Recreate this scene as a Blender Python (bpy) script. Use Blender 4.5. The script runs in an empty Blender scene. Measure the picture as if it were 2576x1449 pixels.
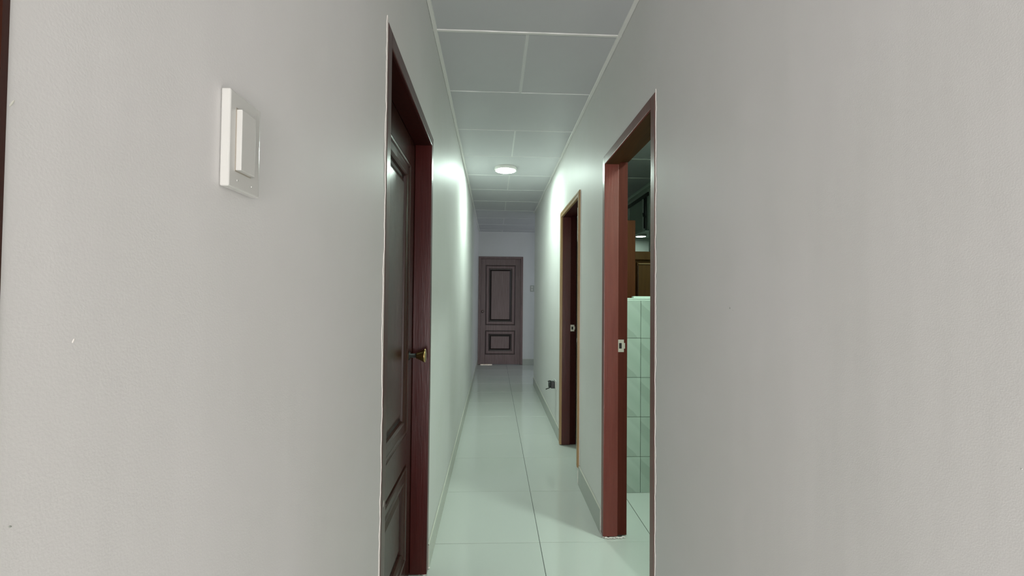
import bpy, bmesh, math, random
from mathutils import Vector, Matrix, noise
random.seed(7)
S = bpy.context.scene
COL = S.collection

# ------------------------------------------------------------------ camera
FPX, YAW, PITCH, ROLL, CAM_H = 1105.004, 0.041419, 0.021648, 0.009292, 1.26237
F = Vector((math.sin(YAW) * math.cos(PITCH), math.cos(YAW) * math.cos(PITCH), math.sin(PITCH)))
R0 = Vector((math.cos(YAW), -math.sin(YAW), 0)); U0 = R0.cross(F)
R = R0 * math.cos(ROLL) + U0 * math.sin(ROLL); U = R.cross(F)
cd = bpy.data.cameras.new('camera'); cam = bpy.data.objects.new('camera', cd); COL.objects.link(cam)
cd.sensor_width = 36; cd.lens = 36 * FPX / 2576; cd.clip_start = 0.02; cd.clip_end = 60
m = Matrix((R, U, -F)).transposed().to_4x4(); m.translation = (0, 0, CAM_H); cam.matrix_world = m
S.camera = cam

# ------------------------------------------------------------------ light and exposure
S.view_settings.view_transform = 'Standard'; S.view_settings.look = 'None'
S.view_settings.exposure = 0.0; S.view_settings.gamma = 1; S.view_settings.use_curve_mapping = False
DAY_W, DAY_COL = 188.0, (1.0, 0.955, 0.94)
LAMP_E, LAMP_COL = 200.0, (0.80, 1.0, 0.89)
BATH_E = 165.0
END_W, END_COL = 12.5, (0.85, 0.92, 1.0)
world = bpy.data.worlds.new('daylight'); S.world = world; world.use_nodes = True
world.node_tree.nodes['Background'].inputs[0].default_value = (0.75, 0.85, 1.0, 1)
world.node_tree.nodes['Background'].inputs[1].default_value = 0.6

def area(name, loc, direction, sx, sy, power, col):
    l = bpy.data.lights.new(name, 'AREA'); l.shape = 'RECTANGLE'; l.size = sx; l.size_y = sy
    l.energy = power; l.color = col
    o = bpy.data.objects.new(name, l); COL.objects.link(o); o.location = loc
    o.rotation_euler = Vector(direction).to_track_quat('-Z', 'Y').to_euler(); return o
area('daylight_living_window', (-0.85, -2.46, 0.75), (0, 1, 0), 2.6, 1.3, DAY_W, DAY_COL)
area('daylight_alcove_window', (2.62, 7.25, 1.5), (-1, 0, 0), 0.9, 1.1, END_W, END_COL)

# ------------------------------------------------------------------ key dimensions
XL, XR, CZ, YE = -0.2933, 0.5890, 2.4969, 8.2542
WT = 0.125
T = 0.6
XG, Y0 = 0.2505, 2.2869
YC0, XC = 2.0194, 0.1466
YA = 6.3653          # where the right wall ends
L1 = (1.1856, 2.0724, 2.0051)      # left door outer y0, y1, top
R1 = (1.5826, 2.3589, 2.0263)
R2 = (2.9754, 3.8159, 2.0066)
E1 = (-0.287, 0.5481, 2.0283)
L0 = (-0.60, 0.2735, 2.10)         # door beside the camera, left wall

# ------------------------------------------------------------------ materials
def mat(name, base, rough=0.5, spec=0.5, metal=0.0, coat=0.0, noise_amt=0.0, noise_scale=5.0, col2=None,
        bump=0.0, bump_scale=200.0, emis=None, estr=0.0, stretch=None, rough_var=0.0, coat_rough=0.1):
    mt = bpy.data.materials.new(name); mt.use_nodes = True
    nt = mt.node_tree; n = nt.nodes; l = nt.links; b = n['Principled BSDF']
    b.inputs['Base Color'].default_value = (*base, 1); b.inputs['Roughness'].default_value = rough
    b.inputs['Specular IOR Level'].default_value = spec; b.inputs['Metallic'].default_value = metal
    b.inputs['Coat Weight'].default_value = coat; b.inputs['Coat Roughness'].default_value = coat_rough
    if emis: b.inputs['Emission Color'].default_value = (*emis, 1); b.inputs['Emission Strength'].default_value = estr
    tc = n.new('ShaderNodeTexCoord'); mp = n.new('ShaderNodeMapping'); l.new(tc.outputs['Object'], mp.inputs[0])
    if stretch: mp.inputs['Scale'].default_value = stretch
    if col2:
        t = n.new('ShaderNodeTexNoise'); t.inputs['Scale'].default_value = noise_scale; t.inputs['Detail'].default_value = 5
        l.new(mp.outputs[0], t.inputs['Vector'])
        r = n.new('ShaderNodeValToRGB'); r.color_ramp.elements[0].position = 0.5 - 0.5 * noise_amt
        r.color_ramp.elements[1].position = 0.5 + 0.5 * noise_amt
        r.color_ramp.elements[0].color = (*base, 1); r.color_ramp.elements[1].color = (*col2, 1)
        l.new(t.outputs['Fac'], r.inputs[0]); l.new(r.outputs[0], b.inputs['Base Color'])
        if rough_var:
            mr = n.new('ShaderNodeMapRange'); mr.inputs[3].default_value = rough - rough_var; mr.inputs[4].default_value = rough + rough_var
            l.new(t.outputs['Fac'], mr.inputs[0]); l.new(mr.outputs[0], b.inputs['Roughness'])
    if bump:
        t2 = n.new('ShaderNodeTexNoise'); t2.inputs['Scale'].default_value = bump_scale; t2.inputs['Detail'].default_value = 3
        l.new(mp.outputs[0], t2.inputs['Vector'])
        bp = n.new('ShaderNodeBump'); bp.inputs['Strength'].default_value = bump; bp.inputs['Distance'].default_value = 0.002
        l.new(t2.outputs['Fac'], bp.inputs['Height']); l.new(bp.outputs[0], b.inputs['Normal'])
    return mt

def wall_mat(name, base, rough):
    """gloss wall paint: fine roller stipple, faint upright waviness, a few blotches"""
    mt = mat(name, base, rough, 0.12); nt = mt.node_tree; n = nt.nodes; l = nt.links; b = n['Principled BSDF']
    tc = n.new('ShaderNodeTexCoord')
    mp = n.new('ShaderNodeMapping'); mp.inputs['Scale'].default_value = (1, 1, 0.16); l.new(tc.outputs['Object'], mp.inputs[0])
    w = n.new('ShaderNodeTexNoise'); w.inputs['Scale'].default_value = 5.5; w.inputs['Detail'].default_value = 3; l.new(mp.outputs[0], w.inputs['Vector'])
    f = n.new('ShaderNodeTexNoise'); f.inputs['Scale'].default_value = 520; f.inputs['Detail'].default_value = 2; l.new(tc.outputs['Object'], f.inputs['Vector'])
    b1 = n.new('ShaderNodeBump'); b1.inputs['Strength'].default_value = 0.5; b1.inputs['Distance'].default_value = 0.006
    l.new(w.outputs['Fac'], b1.inputs['Height'])
    b2 = n.new('ShaderNodeBump'); b2.inputs['Strength'].default_value = 0.22; b2.inputs['Distance'].default_value = 0.0006
    l.new(f.outputs['Fac'], b2.inputs['Height']); l.new(b1.outputs[0], b2.inputs['Normal']); l.new(b2.outputs[0], b.inputs['Normal'])
    s = n.new('ShaderNodeTexNoise'); s.inputs['Scale'].default_value = 2.2; s.inputs['Detail'].default_value = 4; l.new(tc.outputs['Object'], s.inputs['Vector'])
    r = n.new('ShaderNodeValToRGB'); r.color_ramp.elements[0].position = 0.35; r.color_ramp.elements[1].position = 0.65
    r.color_ramp.elements[0].color = (base[0] * .96, base[1] * .965, base[2] * .95, 1); r.color_ramp.elements[1].color = (*base, 1)
    l.new(s.outputs['Fac'], r.inputs[0]); l.new(r.outputs[0], b.inputs['Base Color'])
    return mt

def wood_mat(name, dark, light, rough=0.25, stretch=(14, 14, 1.0), coat=0.3):
    mt = mat(name, dark, rough, 0.5, coat=coat, coat_rough=0.12, noise_amt=0.55, noise_scale=4, col2=light, stretch=stretch,
             bump=0.25, bump_scale=9)
    return mt

def tile_wall_mat(name):
    """mint wall tile with a printed diagonal marble figure that repeats on every tile"""
    mt = mat(name, (0.45, 0.62, 0.50), 0.12, 0.5); nt = mt.node_tree; n = nt.nodes; l = nt.links; b = n['Principled BSDF']
    tc = n.new('ShaderNodeTexCoord'); sp = n.new('ShaderNodeSeparateXYZ'); l.new(tc.outputs['Object'], sp.inputs[0])
    nz = n.new('ShaderNodeTexNoise'); nz.inputs['Scale'].default_value = 14; l.new(tc.outputs['Object'], nz.inputs['Vector'])
    a = n.new('ShaderNodeMath'); a.operation = 'ADD'; l.new(sp.outputs['X'], a.inputs[0]); l.new(sp.outputs['Z'], a.inputs[1])
    a2 = n.new('ShaderNodeMath'); a2.operation = 'MULTIPLY_ADD'; l.new(nz.outputs['Fac'], a2.inputs[0]); a2.inputs[1].default_value = 0.03; l.new(a.outputs[0], a2.inputs[2])
    mr = n.new('ShaderNodeMapRange'); mr.inputs[1].default_value = -0.25; mr.inputs[2].default_value = 0.28; l.new(a2.outputs[0], mr.inputs[0])
    r = n.new('ShaderNodeValToRGB'); e = r.color_ramp.elements
    e[0].position = 0.0; e[0].color = (0.40, 0.47, 0.41, 1); e[1].position = 1.0; e[1].color = (0.46, 0.54, 0.47, 1)
    for p, c in ((0.28, (0.39, 0.46, 0.40)), (0.31, (0.345, 0.405, 0.35)), (0.455, (0.335, 0.395, 0.34)), (0.47, (0.41, 0.48, 0.42)), (0.62, (0.38, 0.45, 0.39)), (0.78, (0.43, 0.50, 0.44)), (0.82, (0.39, 0.455, 0.40))):
        x = e.new(p); x.color = (*c, 1)
    l.new(mr.outputs[0], r.inputs[0]); l.new(r.outputs[0], b.inputs['Base Color'])
    return mt

M = {}
M['wall'] = wall_mat('wall_gloss_paint', (0.775, 0.765, 0.755), 0.47)
M['wall_end'] = wall_mat('wall_end_paint', (0.66, 0.67, 0.68), 0.45)
M['room'] = mat('room_paint', (0.72, 0.71, 0.69), 0.5)
M['bath_wall'] = mat('bath_paint', (0.72, 0.78, 0.71), 0.4)
M['ceil'] = mat('ceiling_panel', (0.53, 0.535, 0.55), 0.45, 0.35, noise_amt=0.6, noise_scale=3, col2=(0.56, 0.565, 0.575), bump=0.15, bump_scale=60)
M['batten'] = mat('batten_paint', (0.78, 0.78, 0.75), 0.25, 0.5, bump=0.3, bump_scale=30)
M['joint'] = mat('painted_joint_strip', (0.68, 0.69, 0.68), 0.3, 0.5, bump=0.3, bump_scale=30)
M['tile'] = mat('floor_tile_glaze', (0.66, 0.69, 0.65), 0.06, 0.5, noise_amt=0.8, noise_scale=2.0, col2=(0.69, 0.72, 0.68), bump=0.03, bump_scale=5)
M['grout'] = mat('grout', (0.10, 0.11, 0.10), 0.8)
M['skirt'] = mat('skirting_glaze', (0.40, 0.43, 0.39), 0.22, 0.5, noise_amt=0.8, noise_scale=4, col2=(0.44, 0.46, 0.42))
M['skirt_left'] = mat('skirting_cream_glaze', (0.56, 0.57, 0.50), 0.25, 0.5)
M['skirt_top'] = mat('skirting_mortar', (0.70, 0.70, 0.62), 0.7)
M['wood'] = wood_mat('dark_varnished_wood', (0.032, 0.009, 0.006), (0.055, 0.018, 0.012), 0.27, coat=0.0)
M['wood_groove'] = mat('dark_groove_faces', (0.012, 0.004, 0.003), 0.4)  # darker colour for the groove faces of the door panels
M['frame'] = wood_mat('maroon_frame_varnish', (0.050, 0.0045, 0.0035), (0.074, 0.009, 0.007), 0.3, coat=0.0)
M['frame_red'] = wood_mat('red_brown_frame_varnish', (0.125, 0.023, 0.017), (0.165, 0.036, 0.027), 0.3, coat=0.0)
M['soffit'] = mat('dark_brown_soffit', (0.050, 0.020, 0.006), 0.6, 0.15, noise_amt=.5, noise_scale=5, col2=(0.075, 0.030, 0.009), stretch=(14, 1, 14))  # head underside, darker and browner than the jambs
M['frame_matt_shaded'] = mat('matt_shaded_maroon_rebate', (0.028, 0.003, 0.002), 0.6, 0.12, noise_amt=.5, noise_scale=5, col2=(0.040, 0.005, 0.003), stretch=(14, 14, 1))  # matt rebate wood, base colour darkened for the shade in the recess
M['frame_red_matt_shaded'] = mat('matt_shaded_red_rebate', (0.060, 0.011, 0.006), 0.6, 0.12, noise_amt=.5, noise_scale=5, col2=(0.080, 0.016, 0.009), stretch=(14, 14, 1))  # same for the red frame: rebate shade put into the colour
M['end_door'] = wood_mat('aged_brown_door', (0.080, 0.040, 0.041), (0.150, 0.088, 0.088), 0.38, coat=0.0)
M['tan'] = wood_mat('tan_wood', (0.30, 0.18, 0.075), (0.42, 0.27, 0.12), 0.35)
M['cab'] = wood_mat('orange_brown_wood', (0.11, 0.030, 0.006), (0.15, 0.042, 0.009), 0.5, coat=0.0)
M['cab_dark'] = wood_mat('muted_brown_wood', (0.085, 0.038, 0.008), (0.12, 0.055, 0.012), 0.5, coat=0.0)  # less orange brown, for the cupboard body and the near door frame
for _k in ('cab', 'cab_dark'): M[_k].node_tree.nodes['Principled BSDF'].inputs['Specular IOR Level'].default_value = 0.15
M['white'] = mat('white_plastic', (0.66, 0.66, 0.63), 0.18, 0.5)
M['plaster'] = mat('white_plaster', (0.86, 0.82, 0.78), 0.7, bump=0.6, bump_scale=150)
M['brass'] = mat('aged_brass', (0.50, 0.36, 0.14), 0.28, 0.5, metal=1.0)
M['steel'] = mat('dull_steel', (0.55, 0.50, 0.44), 0.35, 0.5, metal=0.6)
M['black'] = mat('black_plastic', (0.018, 0.020, 0.020), 0.4)
M['hole'] = mat('dark_recess', (0.01, 0.008, 0.008), 0.9)
M['wtile'] = tile_wall_mat('mint_wall_tile')
M['wtrim'] = mat('pale_mint_trim', (0.72, 0.84, 0.75), 0.2)
M['alu'] = mat('dark_metal_frame', (0.012, 0.018, 0.014), 0.3, 0.5)
M['alu_pale'] = mat('pale_metal_frame', (0.45, 0.52, 0.46), 0.35)
M['frost'] = mat('frosted_glass', (0.38, 0.46, 0.40), 0.45, 0.5)
M['teal'] = mat('teal_cloth', (0.03, 0.13, 0.10), 0.7)
M['glow'] = mat('lamp_diffuser', (0.9, 0.9, 0.9), 0.5, emis=LAMP_COL, estr=LAMP_E)
M['glow_small'] = mat('lamp_diffuser_small_room', (0.9, 0.9, 0.9), 0.5, emis=LAMP_COL, estr=40.0)
M['glow_bath'] = mat('lamp_diffuser_side_room', (0.9, 0.9, 0.9), 0.5, emis=LAMP_COL, estr=BATH_E)

# ------------------------------------------------------------------ mesh helpers
def link(name, bm, m_, parent=None, smooth=False):
    me = bpy.data.meshes.new(name); bmesh.ops.recalc_face_normals(bm, faces=bm.faces[:])
    bm.to_mesh(me); bm.free()
    if m_ is not None: me.materials.append(m_)
    if smooth:
        for p in me.polygons: p.use_smooth = True
    o = bpy.data.objects.new(name, me); COL.objects.link(o)
    if parent is not None: o.parent = parent
    return o
def box(bm, a, b, bev=0.0, seg=1):
    lo = [min(a[i], b[i]) for i in range(3)]; hi = [max(a[i], b[i]) for i in range(3)]
    vs = [bm.verts.new((x, y, z)) for x in (lo[0], hi[0]) for y in (lo[1], hi[1]) for z in (lo[2], hi[2])]
    fs = [bm.faces.new([vs[i] for i in q]) for q in ((0, 1, 3, 2), (4, 6, 7, 5), (0, 4, 5, 1), (2, 3, 7, 6), (0, 2, 6, 4), (1, 5, 7, 3))]
    if bev:
        es = list({e for f in fs for e in f.edges})
        bmesh.ops.bevel(bm, geom=es, offset=bev, segments=seg, affect='EDGES', profile=0.6)
def mbox(name, a, b, m_, parent=None, bev=0.0, seg=1):
    bm = bmesh.new(); box(bm, a, b, bev, seg); return link(name, bm, m_, parent)
def lathe(bm, prof, origin, axis, seg=40):
    """prof: (distance along axis, radius)"""
    ax = Vector(axis).normalized(); u = ax.orthogonal().normalized(); v = ax.cross(u); rings = []
    for d, r in prof:
        c = Vector(origin) + ax * d
        if r < 1e-6: rings.append([bm.verts.new(c)])
        else: rings.append([bm.verts.new(c + (u * math.cos(2 * math.pi * i / seg) + v * math.sin(2 * math.pi * i / seg)) * r) for i in range(seg)])
    for A, B in zip(rings, rings[1:]):
        for i in range(seg):
            j = (i + 1) % seg
            if len(A) == 1: bm.faces.new((A[0], B[i], B[j]))
            elif len(B) == 1: bm.faces.new((A[i], A[j], B[0]))
            else: bm.faces.new((A[i], A[j], B[j], B[i]))
def tube(bm, pts, r, seg=8):
    rings = []
    for i, p in enumerate(pts):
        p = Vector(p); d = (Vector(pts[min(i + 1, len(pts) - 1)]) - Vector(pts[max(i - 1, 0)])).normalized()
        u = d.orthogonal().normalized(); v = d.cross(u)
        rings.append([bm.verts.new(p + (u * math.cos(2 * math.pi * k / seg) + v * math.sin(2 * math.pi * k / seg)) * r) for k in range(seg)])
    for A, B in zip(rings, rings[1:]):
        for i in range(seg): bm.faces.new((A[i], A[(i + 1) % seg], B[(i + 1) % seg], B[i]))
    bm.faces.new(rings[0]); bm.faces.new(rings[-1])
def empty(name, loc, label=None, cat=None, kind=None, group=None):
    o = bpy.data.objects.new(name, None); COL.objects.link(o); o.location = loc; o.empty_display_size = 0.1
    tag(o, label, cat, kind, group); return o
def tag(o, label=None, cat=None, kind=None, group=None):
    if label: o['label'] = label
    if cat: o['category'] = cat
    if kind: o['kind'] = kind
    if group: o['group'] = group
    return o
def finish(root):
    """children were built in world coordinates: shift them under the root at its base"""
    def rec(o):
        for c in o.children:
            c.matrix_parent_inverse = Matrix.Identity(4); rec(c)
    inv = Matrix.Translation(root.location).inverted()
    for c in root.children:
        c.data.transform(inv) if c.data and not c.get('_s') else None
        if c.data: c['_s'] = 1
        def deep(o):
            for g in o.children:
                if g.data and not g.get('_s'): g.data.transform(inv); g['_s'] = 1
                deep(g)
        deep(c)
    def clean(o):
        if '_s' in o: del o['_s']
        for g in o.children: clean(g)
    clean(root)

# ------------------------------------------------------------------ walls
def wall(name, boxes, m_, label, cat='wall'):
    bm = bmesh.new()
    for a, b in boxes: box(bm, a, b)
    return tag(link(name, bm, m_), label, cat, 'structure')
X0 = XL - WT
wall('wall_left', [((X0, L1[1], 0), (XL, YE, CZ)), ((X0, L0[1], 0), (XL, L1[0], CZ)),
                   ((X0, L1[0], L1[2]), (XL, L1[1], CZ)), ((X0, L0[0], L0[2]), (XL, L0[1], CZ)),
                   ((X0, -0.9, 0), (XL, L0[0], CZ))], M['wall'],
     'glossy off-white left wall of the narrow corridor')
X1 = XR + WT
wall('wall_right', [((XR, -0.9, 0), (X1, R1[0], CZ)), ((XR, R1[1], 0), (X1, R2[0], CZ)), ((XR, R2[1], 0), (X1, YA, CZ)),
                    ((XR, R1[0], R1[2]), (X1, R1[1], CZ)), ((XR, R2[0], R2[2]), (X1, R2[1], CZ))], M['wall'],
     'glossy off-white right wall of the corridor with two doorways')
wall('wall_end', [((X0, YE, E1[2]), (2.75, YE + .12, CZ)), ((X0, YE, 0), (E1[0], YE + .12, E1[2])), ((E1[1], YE, 0), (2.75, YE + .12, E1[2]))],
     M['wall_end'], 'grey-white wall closing the far end of the corridor')
wall('wall_alcove', [((X1, YA, 0), (2.75, YA + .12, CZ))], M['wall_end'], 'near wall of the alcove off the corridor end')
wall('wall_alcove_side', [((2.5, YA + .12, 0), (2.6, YE, 0.95)), ((2.5, YA + .12, 2.05), (2.6, YE, CZ)),
                          ((2.5, YA + .12, .95), (2.6, 6.8, 2.05)), ((2.5, 7.7, .95), (2.6, YE, 2.05))], M['wall_end'],
     'side wall of the end alcove holding its window')
# living room behind the camera, which the daylight comes from
wall('wall_living_back', [((-2.6, -2.4, 0), (3.6, -2.3, .1)), ((-2.6, -2.4, 1.5), (3.6, -2.3, CZ)), ((-2.6, -2.4, .1), (-2.15, -2.3, 1.5)), ((.45, -2.4, .1), (3.6, -2.3, 1.5))],
     M['room'], 'living room wall behind the camera holding its window')
wall('wall_living_left', [((-2.7, -2.3, 0), (-2.6, -.78, CZ))], M['room'], 'left wall of the living room behind the camera')
wall('wall_living_right', [((3.5, -2.3, 0), (3.6, -.78, CZ))], M['room'], 'right wall of the living room behind the camera')
wall('wall_living_front', [((-2.6, -.9, 0), (X0, -.78, CZ)), ((X1, -.9, 0), (3.5, -.78, CZ))], M['room'], 'living room wall pierced by the corridor mouth')
# the washroom on the right, and the rooms beyond it
wall('wall_bath_right', [((1.68, 1.2, 0), (1.74, 4.70, CZ)), ((1.68, 5.42, 0), (1.74, 5.70, CZ)), ((1.68, 4.70, 0), (1.74, 5.42, 1.5)), ((1.68, 4.70, 2.43), (1.74, 5.42, CZ))],
     M['bath_wall'], 'green-grey right wall of the washroom under a high window')
wall('wall_bath_back', [((X1, 5.60, 0), (1.68, 5.70, CZ))], M['bath_wall'], 'far wall of the washroom')
wall('wall_bath_near', [((X1, 1.1, 0), (1.74, 1.2, CZ))], M['bath_wall'], 'near wall of the washroom')
wall('wall_bedroom_partition', [((X1, 2.93, 0), (0.86, 2.99, CZ)), ((0.74, 2.99, 0), (0.80, 5.6, CZ))], M['bath_wall'], 'partition between washroom and the dark side room')
wall('wall_neighbour_room', [((1.74, 6.24, 0), (3.1, 6.34, 2.2)), ((3.1, 4.3, 0), (3.2, 6.34, 2.2)), ((1.74, 4.3, 0), (3.1, 4.4, 2.2))],
     M['bath_wall'], 'pale green walls of the low room seen through the high window')
wall('ceiling_neighbour_room', [((1.745, 4.4, 2.135), (3.1, 6.24, 2.2))], M['bath_wall'], 'low pale ceiling of the room seen through the high window', 'ceiling')

# ------------------------------------------------------------------ floor
fl = tag(mbox('floor', (-3.0, -2.5, -0.06), (4.7, 9.5, -0.0035), M['grout']),
         'glossy pale grey-green tiled floor with thin dark joints', 'floor', 'structure')
bm = bmesh.new(); g = 0.0013
box(bm, (g, g, -0.009), (T - g, T - g, 0.0), 0.0012)
proto = link('floor_tile', bm, M['tile'])
tm = proto.data; first = True
for i in range(-1, 4):
    for k in range(-5, 10):
        x = XG + (i - 1) * T; y = Y0 + k * T
        if x > 0.9 and y > 3.0: continue
        if first: o = proto; first = False
        else: o = bpy.data.objects.new('floor_tile', tm); COL.objects.link(o)
        o.location = (x, y, random.uniform(-0.0002, 0.0002)); o.parent = fl
mbox('living_floor_finish', (-2.7, -2.35, -0.01), (3.6, Y0 - 5 * T - .003, 0), M['tile'], fl)

# ------------------------------------------------------------------ ceiling
ce = tag(mbox('ceiling', (-3.0, -2.5, CZ + 0.012), (4.7, 9.5, CZ + 0.10), M['ceil']),
         'suspended ceiling of pale grey panels with thin white battens', 'ceiling', 'structure')
def panel_mesh():
    bm = bmesh.new(); box(bm, (0.002, 0.002, 0), (1.198, T - .002, 0.012), 0.0008)
    me = bpy.data.meshes.new('ceiling_panel'); bm.to_mesh(me); bm.free(); me.materials.append(M['ceil']); return me
pm = panel_mesh()
for k in range(-6, 12):
    y = YC0 + k * T; ph = XC if k % 2 == 0 else XC - T
    for i in (-1, 0, 1):
        x = ph + i * 1.2
        if x > 0.8 and y > 5.4: continue
        o = bpy.data.objects.new('ceiling_panel', pm); COL.objects.link(o); o.location = (x, y, CZ); o.parent = ce
def batten(a, b, w, name='batten', th=0.003, wob=0.0012, seed=0, m_=None):
    """flat cover strip under the panels, slightly wavy as in the hallway"""
    a = Vector(a); b = Vector(b); d = (b - a); n = max(4, int(d.length / 0.03)); d.normalize(); s = Vector((-d.y, d.x, 0))
    bm = bmesh.new(); prev = None
    for i in range(n + 1):
        t = i / n; p = a.lerp(b, t)
        off = noise.noise(Vector((p.x * 6 + seed, p.y * 6, seed))) * wob
        dz = -th - abs(noise.noise(Vector((p.x * 9, p.y * 9 + seed, 3.3)))) * 0.0018
        q = [bm.verts.new(p + s * (-w / 2 + off)), bm.verts.new(p + s * (-w / 2 * .75 + off) + Vector((0, 0, dz))),
             bm.verts.new(p + s * (w / 2 * .75 + off) + Vector((0, 0, dz))), bm.verts.new(p + s * (w / 2 + off))]
        if prev:
            for j in range(3): bm.faces.new((prev[j], prev[j + 1], q[j + 1], q[j]))
            bm.faces.new((prev[3], prev[0], q[0], q[3]))
        else: bm.faces.new(q)
        prev = q
    bm.faces.new(prev)
    return link(name, bm, m_ or M['batten'], ce)
for k in range(-2, 11):
    y = YC0 + k * T
    w = 0.017 if k <= 0 else 0.010
    batten((XL, y, CZ), (XR if y < YA else 2.5, y, CZ), w, seed=k * 3.1, th=0.003 if k <= 0 else 0.0018, m_=None if k <= 0 else M['joint'])
    if y < 5.0: batten((X1, y, CZ), (1.68, y, CZ), 0.03, seed=k * 3.1)
    if k % 2 == 0:
        batten((XC, y + w / 2, CZ), (XC, y + T - .007, CZ), 0.018 if k < 2 else 0.012, seed=k * 1.7, th=0.0022 if k < 2 else .001, m_=M['joint'])
batten((XL + .010, -.7, CZ), (XL + .010, YE, CZ), 0.020, 'wall_batten', 0.004, seed=11)
batten((XR - .010, -.7, CZ), (XR - .010, YA, CZ), 0.020, 'wall_batten', 0.004, seed=12)
bm = bmesh.new(); box(bm, (1.625, 1.2, CZ - .035), (1.68, 5.6, CZ), .006)
tag(link('trim_1', bm, M['wtrim']), 'pale cornice along the top of the washroom wall', 'cornice', 'structure')

# ------------------------------------------------------------------ skirting tiles
def skirt(name, a, b, axis, side, label, h=0.11):
    """run of skirting tiles; each tile its own part. axis 1: runs along y at x=const; axis 0: along x"""
    root = empty(name, (0, 0, 0), label, 'skirting', 'structure')
    lo, hi, at = a, b[0], b[1]
    start = lo
    cuts = [lo] + [Y0 + k * T for k in range(-6, 12) if lo + .03 < Y0 + k * T < hi - .03] + [hi] if axis == 1 else [lo, hi]
    for u0, u1 in zip(cuts, cuts[1:]):
        bm = bmesh.new()
        if axis == 1: box(bm, (at, u0 + .0008, 0.0005), (at + side * .007, u1 - .0008, h), .0012)
        else: box(bm, (u0, at, 0.0005), (u1, at + side * .007, h), .0012)
        link('skirting_tile', bm, M['skirt_left'] if 'left' in name else M['skirt'], root)
    bm = bmesh.new()
    if axis == 1:
        n = int((hi - lo) / .04) + 2; prev = None
        for i in range(n + 1):
            y = lo + (hi - lo) * i / n; dz = 0.004 + 0.002 * noise.noise(Vector((y * 8, 0, at)))
            q = [bm.verts.new((at, y, h)), bm.verts.new((at + side * .006, y, h)), bm.verts.new((at + side * .001, y, h + dz + .003))]
            if prev:
                for j in range(3): bm.faces.new((prev[j], prev[(j + 1) % 3], q[(j + 1) % 3], q[j]))
            prev = q
    else: box(bm, (lo, at, h), (hi, at + side * .004, h + .004))
    link('mortar_bead', bm, M['skirt_top'], root)
    return root
skirt('baseboard_left', L1[1] + .004, (YE, XL), 1, 1, 'grey-green tile skirting along the left wall past the brown door')
skirt('baseboard_left_near', L0[1] + .01, (L1[0] - .02, XL), 1, 1, 'tile skirting on the left wall before the brown door')
skirt('baseboard_right_middle', R1[1] + .006, (R2[0] - .004, XR), 1, -1, 'tile skirting on the right wall between the two open doorways', 0.125)
skirt('baseboard_right_far', R2[1] + .004, (YA, XR), 1, -1, 'tile skirting on the right wall beyond the tan-edged doorway')
skirt('baseboard_right_near', -.7, (R1[0] - .02, XR), 1, -1, 'tile skirting on the right wall nearest the camera')
skirt('baseboard_end', E1[1] + .003, (2.4, YE), 0, -1, 'tile skirting right of the far door')

# ------------------------------------------------------------------ doors
class Plane:
    """door in a wall: u along the wall, z up, n out of the wall towards the corridor"""
    def __init__(s, kind, at): s.kind, s.at = kind, at
    def __call__(s, u, z, n):
        if s.kind == 'L': return (s.at + n, u, z)
        if s.kind == 'R': return (s.at - n, u, z)
        return (u, s.at - n, z)
def pbox(bm, P, a, b, bev=0.0, seg=1): box(bm, P(*a), P(*b), bev, seg)
def frame(P, u0, u1, top, root, m_, fw=0.045, proud=0.0025, reb=0.075, depth=WT, lift=0.0, matt=None, soff=None):
    def jamb(ua, ub, inner):        # outer edge ua, rebate edge ub
        bm = bmesh.new()
        s = 1 if ub > ua else -1
        pbox(bm, P, (ua, lift, proud), (ub, top, -reb), .003, 2)
        j = link('jamb', bm, m_, root)
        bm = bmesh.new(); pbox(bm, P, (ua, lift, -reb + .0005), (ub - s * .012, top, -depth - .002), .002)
        link('rebate', bm, matt or m_, j); return j
    jamb(u0, u0 + fw, 1); jamb(u1, u1 - fw, -1)
    bm = bmesh.new()
    pbox(bm, P, (u0 + fw - .002, top - fw, proud), (u1 - fw + .002, top, -.006), .003, 2)
    link('head_jamb', bm, m_, root); bm = bmesh.new()
    pbox(bm, P, (u0 + fw - .002, top - fw, -.0061), (u1 - fw + .002, top, -reb), .001)
    pbox(bm, P, (u0 + fw - .002, top - fw + .012, -reb + .0005), (u1 - fw + .002, top, -depth - .002), .002)
    link('head_soffit', bm, soff or matt or m_, root)
def ring_panel(P, u0, u1, z0, z1, n0, root, m_, bead=True):
    """raised and fielded panel inside its moulding: one profile swept round the rectangle with mitres"""
    prof = [(0, -.004), (0.001, -.012), (.006, -.012), (.009, .003), (.014, .006), (.020, .004), (.024, -.001), (.030, -.001),
            (.056, -.001), (.059, .003), (.063, .004), (.067, .0005), (.071, -.004), (.074, -.014), (.086, -.016), (.090, -.012), (.112, -.003), (.116, -.0025)]
    if not bead: prof = [(0, -.004), (0.001, -.013), (.009, -.013), (.012, -.002), (.020, .001), (.026, -.002), (.062, -.002), (.068, -.004), (.071, -.015), (.088, -.017), (.092, -.013), (.112, -.004), (.116, -.0035)]
    bm = bmesh.new(); rings = []
    for d, n in prof:
        rings.append([bm.verts.new(P(u, z, n0 + n)) for u, z in ((u0 + d, z0 + d), (u1 - d, z0 + d), (u1 - d, z1 - d), (u0 + d, z1 - d))])
    idx = []
    for k, (A, B) in enumerate(zip(rings, rings[1:])):
        for i in range(4):
            f = bm.faces.new((A[i], A[(i + 1) % 4], B[(i + 1) % 4], B[i]))
            dark = (prof[k][1] < -.010 and prof[k + 1][1] < -.010) or (not bead and (prof[k][1] < -.010 or prof[k + 1][1] < -.010))
            f.material_index = 1 if dark else 0
    bm.faces.new(rings[-1])
    o = link('raised_panel', bm, m_, root); o.data.materials.append(M['wood_groove']); return o
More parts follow.
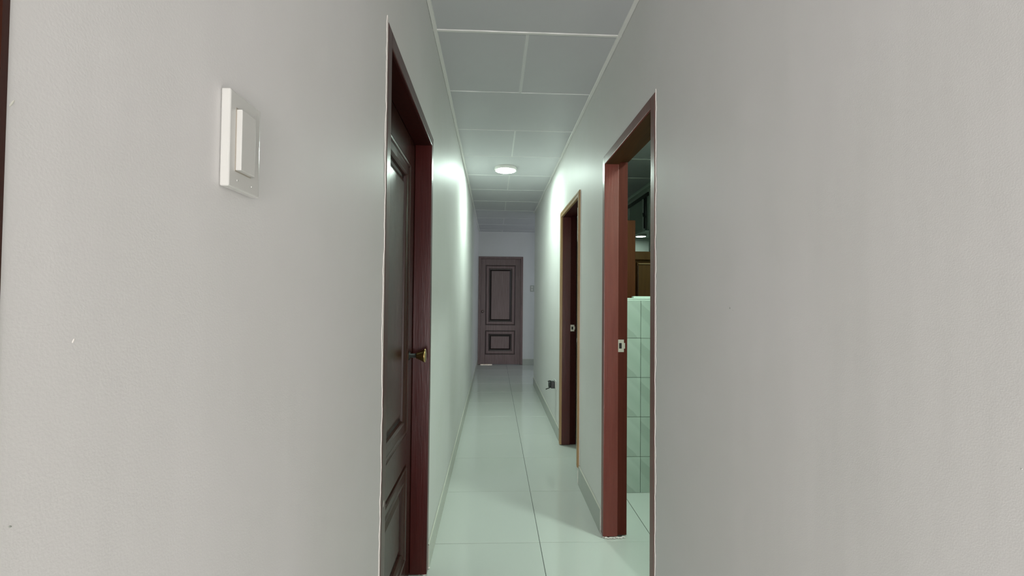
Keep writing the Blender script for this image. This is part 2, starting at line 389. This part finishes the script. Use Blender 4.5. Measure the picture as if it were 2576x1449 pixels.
def leaf(P, u0, u1, z0, z1, n0, root, m_, outer, knob_u=None, knob_z=1.0, bead=True):
    """outer: list of (ua, ub, za, zb) panel rectangles (upper first)"""
    lf = mbox('leaf', P(u0, z0, n0 - .038), P(u1, z1, n0 - .018), m_, root)
    ua, ub = outer[0][0], outer[0][1]
    for a, b in ((u0, ua), (ub, u1)):
        bm = bmesh.new(); pbox(bm, P, (a, z0, n0 - .0185), (b, z1, n0), .0012); link('stile', bm, m_, lf)
    zs = [z1, outer[0][3], outer[0][2], outer[1][3], outer[1][2], z0]
    for a, b in ((zs[1], zs[0]), (zs[3], zs[2]), (zs[5], zs[4])):
        bm = bmesh.new(); pbox(bm, P, (ua + .0004, a, n0 - .0185), (ub - .0004, b, n0 - .0004), .0012); link('rail', bm, m_, lf)
    for a, b, c, d in outer: ring_panel(P, a, b, c, d, n0, lf, m_, bead)
    return lf
def knob(P, u, z, n0, parent, m_, L=.073, r=.029):
    bm = bmesh.new(); o = Vector(P(u, z, n0)); ax = Vector(P(u, z, n0 + 1)) - o
    sh = bmesh.new(); lathe(sh, [(0, .0), (0, .020), (.003, .019), (.005, .010), (L * .46, .0095), (L * .46, 0)], o, ax, 24)
    link('shank', sh, M['black'], parent, True)
    lathe(bm, [(L * .44, 0), (L * .44, .0125), (L * .50, .0145), (L * .66, r * .66), (L - .010, r * .95), (L - .006, r), (L - .001, r), (L, r - .004), (L + .001, 0)], o, ax, 32)
    return link('knob', bm, m_, parent, True)
def strike(P3, root, w=.030, h=.066, m_=None):
    """P3(s, z, t): s across the jamb, t out of the jamb face"""
    bm = bmesh.new()
    zc, a = .5 * h, .5 * w
    for lo, hi in (((-a, -zc, 0), (-a * .45, zc, .0015)), ((a * .35, -zc, 0), (a, zc, .0015)), ((-a * .45, zc * .45, 0), (a * .35, zc, .0015)), ((-a * .45, -zc, 0), (a * .35, -zc * .45, .0015))):
        box(bm, P3(*lo), P3(*hi))
    box(bm, P3(a * .6, -zc * .45, 0.0), P3(a * 1.35, zc * .45, .0022), .0006)
    p = link('strike_plate', bm, m_ or M['steel'], root)
    bm = bmesh.new(); box(bm, P3(-a * .45, -zc * .45, 0.0), P3(a * .35, zc * .45, .0005)); link('latch_hole', bm, M['hole'], p)
def caulk(P, u, z0, z1, w, root, seed, side=1, n=.0012, name='paint_edge', gap=0.0):
    """ragged white plaster line where wall meets frame"""
    bm = bmesh.new(); prev = None; N = int((z1 - z0) / .008)
    for i in range(N + 1):
        z = z0 + (z1 - z0) * i / N
        a = noise.noise(Vector((z * 14, seed, 0))); b = noise.noise(Vector((z * 45, seed, 5))); c = noise.noise(Vector((z * 3, seed, 9)))
        wi = max(.0006, w * (1 + .9 * a + .6 * b + .5 * c)) if gap == 0 else max(.0003, w * (0.5 + 1.6 * a + .6 * b + .8 * c))
        q = [bm.verts.new(P(u - side * .001, z, n)), bm.verts.new(P(u + side * wi, z, n + .0006)), bm.verts.new(P(u + side * wi, z, -.001)), bm.verts.new(P(u - side * .001, z, -.001))]
        if prev:
            for j in range(4): bm.faces.new((prev[j], prev[(j + 1) % 4], q[(j + 1) % 4], q[j]))
        else: bm.faces.new(q)
        prev = q
    bm.faces.new(prev)
    return link(name, bm, M['plaster'], root)
def rubble(name, centre_pts, parent, s=.006):
    bm = bmesh.new()
    for (x, y, z) in centre_pts:
        mt_ = Matrix.Translation((x, y, z)) @ Matrix.Rotation(random.random() * 3, 4, 'Z') @ Matrix.Diagonal((s * random.uniform(.8, 2.2), s * random.uniform(.6, 1.4), s * random.uniform(.4, .9), 1))
        bmesh.ops.create_icosphere(bm, subdivisions=1, radius=1, matrix=mt_)
    return link(name, bm, M['plaster'], parent)

# --- door_1: the closed brown panel door on the left wall
P = Plane('L', XL)
d1 = empty('door_1', (XL, (L1[0] + L1[1]) / 2, 0), 'closed dark varnished panel door in the left wall, brass knob', 'door', 'structure')
frame(P, L1[0], L1[1], L1[2], d1, M['frame'], lift=.006, matt=M['frame_matt_shaded'])
lf = leaf(P, L1[0] + .036, L1[1] - .036, .012, L1[2] - .036, -.076, d1, M['wood'],
          [(L1[0] + .150, L1[1] - .150, .672, 1.842), (L1[0] + .150, L1[1] - .150, .125, .545)], bead=True)
k = knob(P, 1.955, 1.003, -.076, lf, M['brass']); k['label'] = 'brass knob'
e = caulk(P, L1[0], .05, L1[2] + .012, .0095, d1, 1.3, -1); e['label'] = 'ragged white paint edge'
caulk(P, L1[1], .11, L1[2], .0022, d1, 4.3, 1)
bm = bmesh.new(); pbox(bm, P, (L1[0] + .03, -.001, .004), (L1[1] - .03, .0035, -WT), .001); link('threshold', bm, M['skirt'], d1)
rubble('plaster_crumbs', [P(L1[1] - .042 + random.uniform(-.004, .02), .003, -.004 - .07 * i / 9 * random.random()) for i in range(10)] + [P(L1[1] + .006, .006, .004 + .001 * i) for i in range(4)], d1, .0045)
finish(d1)

# --- door_2: open doorway to the washroom
P = Plane('R', XR)
d2 = empty('door_2', (XR, (R1[0] + R1[1]) / 2, 0), 'open doorway with red-brown frame nearest on the right wall', 'doorway', 'structure')
frame(P, R1[0], R1[1], R1[2], d2, M['frame_red'], lift=.010, matt=M['frame_red_matt_shaded'], soff=M['soffit'])
uj = R1[1] - .033
strike(lambda s, z, t: (XR + .090 + s, uj - t, 1.010 + z), d2, .036, .066)
caulk(P, R1[0], .02, R1[2] + .008, .0085, d2, 8.1, -1)
caulk(P, R1[1], .135, R1[2], .0020, d2, 6.4, 1)
caulk(P, R1[1], .02, .13, .006, d2, 2.4, 1, n=.003)
rubble('plaster_crumbs', [P(R1[1] - .047 + random.uniform(-.002, .01), .005, -.002 - .115 * i / 18) for i in range(19)], d2, .0048)
finish(d2)

# --- door_3: second doorway, tan outer edging
d3 = empty('door_3', (XR, (R2[0] + R2[1]) / 2, 0), 'second doorway on the right wall, maroon jambs with tan outer edging', 'doorway', 'structure')
frame(P, R2[0], R2[1], R2[2], d3, M['frame'], proud=-.004, lift=.004, matt=M['frame_matt_shaded'])
for ua, ub in ((R2[0] - .001, R2[0] + .043), (R2[1] + .001, R2[1] - .043)):
    bm = bmesh.new(); z0_ = .115 if ua < 3.2 else .006
    pbox(bm, P, (ua, z0_, -.0045), (ub, R2[2], .012), .0025, 2)
    pbox(bm, P, (ua + (.008 if ub > ua else -.008), z0_, .0115), (ua + (.020 if ub > ua else -.020), R2[2] - .008, .0145), .001)
    link('casing', bm, M['tan'], d3)
bm = bmesh.new(); pbox(bm, P, (R2[0] + .043, R2[2] - .043, -.0045), (R2[1] - .043, R2[2], .012), .0025, 2)
pbox(bm, P, (R2[0] + .02, R2[2] - .020, .0115), (R2[1] - .02, R2[2] - .008, .0145), .001)
link('casing', bm, M['tan'], d3)
strike(lambda s, z, t: (XR + .094 + s, R2[1] - .033 - t, 1.003 + z), d3, .034, .056)
bm = bmesh.new(); pbox(bm, P, (R2[0] + .0445, 1.655, .010), (R2[0] + .062, 1.895, -.06), .001); o = link('packing_strip', bm, M['skirt_top'], d3); o['label'] = 'pale packing strip at the hinge side'
bm = bmesh.new(); pbox(bm, P, (R2[0] + .0445, .985, .008), (R2[0] + .060, 1.235, -.05), .001); link('packing_strip', bm, M['tan'], d3)
bm = bmesh.new(); pbox(bm, P, (R2[0] + .0445, .955, .010), (R2[0] + .061, .984, -.02), .001); link('plaster_patch', bm, M['plaster'], d3)
bm = bmesh.new(); pbox(bm, P, (R2[0] - .001, .004, -.004), (R2[0] + .030, .095, .007), .003)
pbox(bm, P, (R2[0] - .010, .100, -.001), (R2[0] + .036, .114, .009), .004); o = link('plaster_base', bm, M['plaster'], d3); o['label'] = 'white plaster patch at the foot of the casing'
caulk(P, R2[1] + .001, .10, R2[2], .004, d3, 3.3, 1)
caulk(P, R2[0] - .001, .115, R2[2], .0015, d3, 5.3, -1)
finish(d3)

# --- door_4: the door closing the corridor
P = Plane('E', YE)
d4 = empty('door_4', ((E1[0] + E1[1]) / 2, YE, 0), 'closed brown two-panel door at the far end of the corridor', 'door', 'structure')
frame(P, E1[0], E1[1], E1[2], d4, M['end_door'], fw=.042, proud=.012, reb=.03, depth=.118, lift=.004)
lf = leaf(P, E1[0] + .032, E1[1] - .032, .006, E1[2] - .032, -.031, d4, M['end_door'], [(-.157, .410, .738, 1.872), (-.157, .410, .188, .640)], bead=False)
k = knob(P, -.205, .995, -.031, lf, M['wood'], .055, .026); k['label'] = 'dark round knob'
bm = bmesh.new(); pbox(bm, P, (E1[0] + .045, -.001, .006), (E1[0] + .27, .014, -.02), .002); link('threshold_strip', bm, M['steel'], d4)
caulk(P, E1[1], .115, E1[2], .003, d4, 7.3, 1)
finish(d4)

# --- door_5: door beside the camera on the left, only the edge of its casing in frame
P = Plane('L', XL)
d5 = empty('door_5', (XL, (L0[0] + L0[1]) / 2, 0), 'brown door at the left edge beside the light switch wall', 'door', 'structure')
frame(P, L0[0], L0[1], L0[2], d5, M['cab_dark'], proud=-.004, fw=.05)
lf = leaf(P, L0[0] + .036, L0[1] - .036, .012, L0[2] - .036, -.076, d5, M['wood'], [(L0[0] + .15, L0[1] - .15, .70, 1.90), (L0[0] + .15, L0[1] - .15, .15, .57)])
bm = bmesh.new(); pbox(bm, P, (L0[1] - .0042, 0, -.0045), (L0[1] - .0002, L0[2], .0005)); link('shadow_bead', bm, M['wood'], d5)  # dark strip standing in for the shadow gap at the casing edge
finish(d5)

# ------------------------------------------------------------------ windows that bring the daylight
def window(name, u0, u1, z0, z1, at, kind, label):
    root = empty(name, (0, 0, 0), label, 'window', 'structure')
    Q = Plane(kind, at)
    fs = [((u0, z0), (u0 + .04, z1)), ((u1 - .04, z0), (u1, z1)), ((u0 + .04, z0), (u1 - .04, z0 + .04)), ((u0 + .04, z1 - .04), (u1 - .04, z1)), (((u0 + u1) / 2 - .02, z0 + .04), ((u0 + u1) / 2 + .02, z1 - .04))]
    for (a, b), (c, d) in fs:
        bm = bmesh.new(); pbox(bm, Q, (a, b, -.03), (c, d, -.08), .003); link('window_frame', bm, M['white'], root)
window('window_1', -2.15, .45, .1, 1.5, -2.27, 'E', 'white framed window of the room behind the camera')
window('window_2', 6.8, 7.7, .95, 2.05, 2.49, 'R', 'white framed window of the alcove at the corridor end')

# ------------------------------------------------------------------ ceiling lamp
def led_lamp(loc, label, glow, r=.107):
    root = empty('ceiling_light', loc, label, 'ceiling light')
    bm = bmesh.new(); lathe(bm, [(0, 0), (0, r - .001), (.004, r), (.024, r), (.028, r - .003), (.029, r - .010), (.0265, r - .012), (.0262, 0)], (0, 0, 0), (0, 0, -1), 64)
    link('housing', bm, M['white'], root, True)
    bm = bmesh.new(); lathe(bm, [(.0265, 0), (.0265, r - .0125), (.0290, r - .0125), (.0300, r - .02), (.0302, 0)], (0, 0, 0), (0, 0, -1), 64)
    link('diffuser', bm, glow, root, True)
    return root
led_lamp((.1013, 4.157, CZ), 'round white LED ceiling light glowing in the corridor', M['glow'])
led_lamp((1.99, 5.88, 2.135), 'lit round ceiling light seen small through the washroom doorway', M['glow_small'], .076)
led_lamp((1.28, 1.72, CZ), 'round ceiling light of the washroom, hidden behind the right wall', M['glow_bath'], .12)

# ------------------------------------------------------------------ light switch (left wall, near)
P = Plane('L', XL)
sw = empty('light_switch', (XL, .506, 1.432), 'large white light switch with one tall rocker on the near left wall', 'light switch')
bm = bmesh.new(); pbox(bm, P, (.4765, 1.3785, .0005), (.5375, 1.4840, .0105), .0022, 3)
pbox(bm, P, (.4790, 1.3810, 0.0), (.5350, 1.4815, .0020)); link('cover_plate', bm, M['white'], sw)
bm = bmesh.new(); pbox(bm, P, (.4885, 1.3985, .009), (.5165, 1.4655, .0165), .0009, 2); link('rocker', bm, M['white'], sw)
bm = bmesh.new(); pbox(bm, P, (.4868, 1.3970, .0100), (.5182, 1.4670, .0108)); link('rocker_gap', bm, M['steel'], sw)
for u in (.492, .5205):
    bm = bmesh.new(); lathe(bm, [(0, 0), (0, .0012), (.0006, .001), (.0007, 0)], P(u, 1.388, .0104), (1, 0, 0), 12); link('screw_cap', bm, M['white'], sw, True)
finish(sw)

# ------------------------------------------------------------------ double switch on the end wall
P = Plane('E', YE)
s2 = empty('light_switch', (.725, YE, 1.435), 'small grey-white double switch right of the far door', 'light switch')
bm = bmesh.new(); pbox(bm, P, (.690, 1.375, 0), (.760, 1.495, .008), .002, 2); link('cover_plate', bm, M['skirt'], s2)
for z in (1.392, 1.442):
    bm = bmesh.new(); pbox(bm, P, (.702, z, .007), (.735, z + .036, .013), .002, 2); link('rocker', bm, M['white'], s2)
finish(s2)

# ------------------------------------------------------------------ socket and plugged adapter (right wall)
P = Plane('R', XR)
so = empty('wall_socket', (XR, 4.11, .455), 'white wall socket low on the right wall behind a black plug', 'socket')
bm = bmesh.new(); pbox(bm, P, (4.065, .412, 0), (4.185, .492, .009), .002, 2); link('cover_plate', bm, M['white'], so)
bm = bmesh.new(); pbox(bm, P, (4.085, .427, .008), (4.165, .477, .011), .001); link('insert', bm, M['white'], so)
finish(so)
ad = empty('plug_adapter', (XR - .04, 4.115, .455), 'black plug adapter with short cable stub in the low socket', 'adapter')
bm = bmesh.new(); pbox(bm, P, (4.088, .418, .0115), (4.140, .482, .048), .006, 3); link('body', bm, M['black'], ad, False)
bm = bmesh.new(); lathe(bm, [(0, 0), (0, .030), (.006, .034), (.016, .033), (.020, .026), (.020, 0)], P(4.114, .452, .048), (-1, 0, 0), 28); link('round_cap', bm, M['black'], ad, True)
bm = bmesh.new(); tube(bm, [P(4.11, .425, .052), P(4.11, .418, .066), P(4.11, .414, .080), P(4.11, .407, .094)], .0048); link('cable', bm, M['black'], ad, True)
bm = bmesh.new(); tube(bm, [P(4.112, .478, .040), P(4.112, .488, .052), P(4.112, .487, .064), P(4.112, .479, .076)], .0032); link('wire_loop', bm, M['black'], ad, True)
finish(ad)

# ------------------------------------------------------------------ washroom: tiled half wall
hw = empty('tiled_half_wall', (.9, 2.87, 0), 'mint-tiled half wall inside the washroom doorway', 'half wall')
mbox('masonry', (X1 + .001, 2.856, 0), (1.679, 2.925, 1.258), M['grout'], hw)
zs = [0.0, .2335, .4905, .7465, 1.003, 1.2585]; xs = [X1 + .002, .9655, 1.2155, 1.4655, 1.678]
hwo = hw.location.copy()
tiles = []
for a, b in zip(xs, xs[1:]):
    for z0_, z1_ in zip(zs, zs[1:]):
        cx, cz = b - .125, (z0_ + z1_) / 2
        bm = bmesh.new(); box(bm, (a + .0012 - cx, -.0045, z0_ + .0012 - cz), (b - .0012 - cx, .0045, z1_ - .0012 - cz), .001)
        o = link('wall_tile', bm, M['wtile'], hw); o.location = Vector((cx, 2.8515, cz)) - hwo; tiles.append(o)
for c in hw.children:
    if c.name.startswith('masonry'): c.data.transform(Matrix.Translation(-hwo))
bm = bmesh.new(); box(bm, (X1 + .001, 2.842, 1.2585), (1.679, 2.925, 1.2665), .003, 2); box(bm, (X1 + .001, 2.846, 1.2490), (1.679, 2.8565, 1.2585), .002)
bm.transform(Matrix.Translation(-hwo)); link('cap', bm, M['wtrim'], hw)
bm = bmesh.new(); box(bm, (.93, 2.89, 1.2668), (1.679, 2.928, 1.2785), .002); bm.transform(Matrix.Translation(-hwo)); link('ledge', bm, M['wtrim'], hw)

# ------------------------------------------------------------------ washroom: wooden cupboard behind the half wall
cb = empty('wooden_cupboard', (1.38, 3.6, 0), 'brown wooden cupboard standing behind the tiled half wall', 'cupboard')
def cbox(name, a, b, m_, bev=.002): 
    bm = bmesh.new(); box(bm, a, b, bev); return link(name, bm, m_, cb)
cbox('side_post', (1.03, 3.55, 0), (1.157, 3.97, 1.905), M['cab'])
cbox('body', (1.158, 3.63, 0), (1.66, 3.97, 1.652), M['cab_dark'])
cbox('top_rail', (1.158, 3.585, 1.585), (1.66, 3.629, 1.654), M['cab_dark'], .004)
dr = cbox('door_panel', (1.187, 3.60, .03), (1.65, 3.629, 1.565), M['cab_dark'])
bm = bmesh.new(); box(bm, (1.195, 3.585, 1.548), (1.65, 3.5995, 1.556), .002); link('edge_moulding_highlight', bm, M['tan'], dr)  # pale tan stands for the highlight along the moulding
bm = bmesh.new(); box(bm, (1.190, 3.590, .03), (1.197, 3.5998, 1.54), .002); link('door_bead', bm, M['wood'], dr)
finish(cb)

# ------------------------------------------------------------------ high window of the washroom side wall
wn = empty('window_3', (1.68, 5.05, 2.2), 'high dark-framed window on the washroom side wall', 'window', 'structure')
P = Plane('R', 1.68)
bm = bmesh.new(); pbox(bm, P, (4.70, 2.385, .012), (5.42, 2.43, -.05), .002); link('head_rail', bm, M['alu'], wn)
bm = bmesh.new(); pbox(bm, P, (4.752, 2.02, .012), (4.795, 2.385, -.05), .002); pbox(bm, P, (4.84, 2.05, .008), (4.85, 2.385, -.03)); link('mullion', bm, M['alu'], wn)
bm = bmesh.new(); pbox(bm, P, (5.375, 1.5, .012), (5.42, 2.385, -.05), .002); link('side_rail', bm, M['alu_pale'], wn)
bm = bmesh.new(); pbox(bm, P, (4.855, 2.05, .016), (4.885, 2.385, -.01), .002); pbox(bm, P, (4.855, 2.018, .016), (5.37, 2.046, -.01), .002); link('sash_frame', bm, M['alu_pale'], wn)
bm = bmesh.new(); pbox(bm, P, (4.885, 2.046, .004), (5.375, 2.385, -.002)); link('frosted_pane', bm, M['frost'], wn)
bm = bmesh.new(); pbox(bm, P, (4.70, 2.02, .004), (4.752, 2.385, -.002)); link('frosted_pane', bm, M['frost'], wn)
bm = bmesh.new(); tube(bm, [P(4.775, 2.17, .012), P(4.775, 2.17, .035), P(4.775, 2.21, .040)], .006); link('latch', bm, M['alu'], wn)
finish(wn)
bm = bmesh.new(); box(bm, (2.085, 6.19, 1.45), (2.34, 6.22, 1.93), .008)
for i in range(5): box(bm, (2.10 + i * .05, 6.178, 1.46), (2.12 + i * .05, 6.192, 1.925), .004)
tag(link('hanging_cloth', bm, M['teal']), 'dark teal cloth hanging in the room beyond the washroom window', 'cloth')

# ------------------------------------------------------------------ small chips and scuffs in the wall paint
def chip(wall_name, at, side, y, z, dy, dz, m_):
    w = bpy.data.objects[wall_name]
    bm = bmesh.new(); bmesh.ops.create_uvsphere(bm, u_segments=8, v_segments=5, radius=1)
    bm.transform(Matrix.Translation((at, y, z)) @ Matrix.Rotation(.5 * side, 4, 'X') @ Matrix.Diagonal((.0004, dy, dz, 1)))
    link('paint_chip', bm, m_, w)
chip('wall_left', XL, -1, .3204, 1.2293, .0007, .0018, M['plaster'])
chip('wall_left', XL, -1, .2834, 1.1198, .0012, .0006, M['skirt'])
chip('wall_left', XL, -1, .2765, 1.3773, .0006, .003, M['skirt_top'])
chip('wall_left', XL + .0026, -1, 1.2085, .704, .0035, .009, M['plaster'])
chip('wall_right', XR, 1, 1.0734, 1.2411, .0025, .0022, M['skirt'])
chip('wall_right', XR, 1, 1.060, 1.236, .0015, .001, M['white'])
chip('wall_right', XR, 1, .4691, 1.0767, .0008, .001, M['white'])
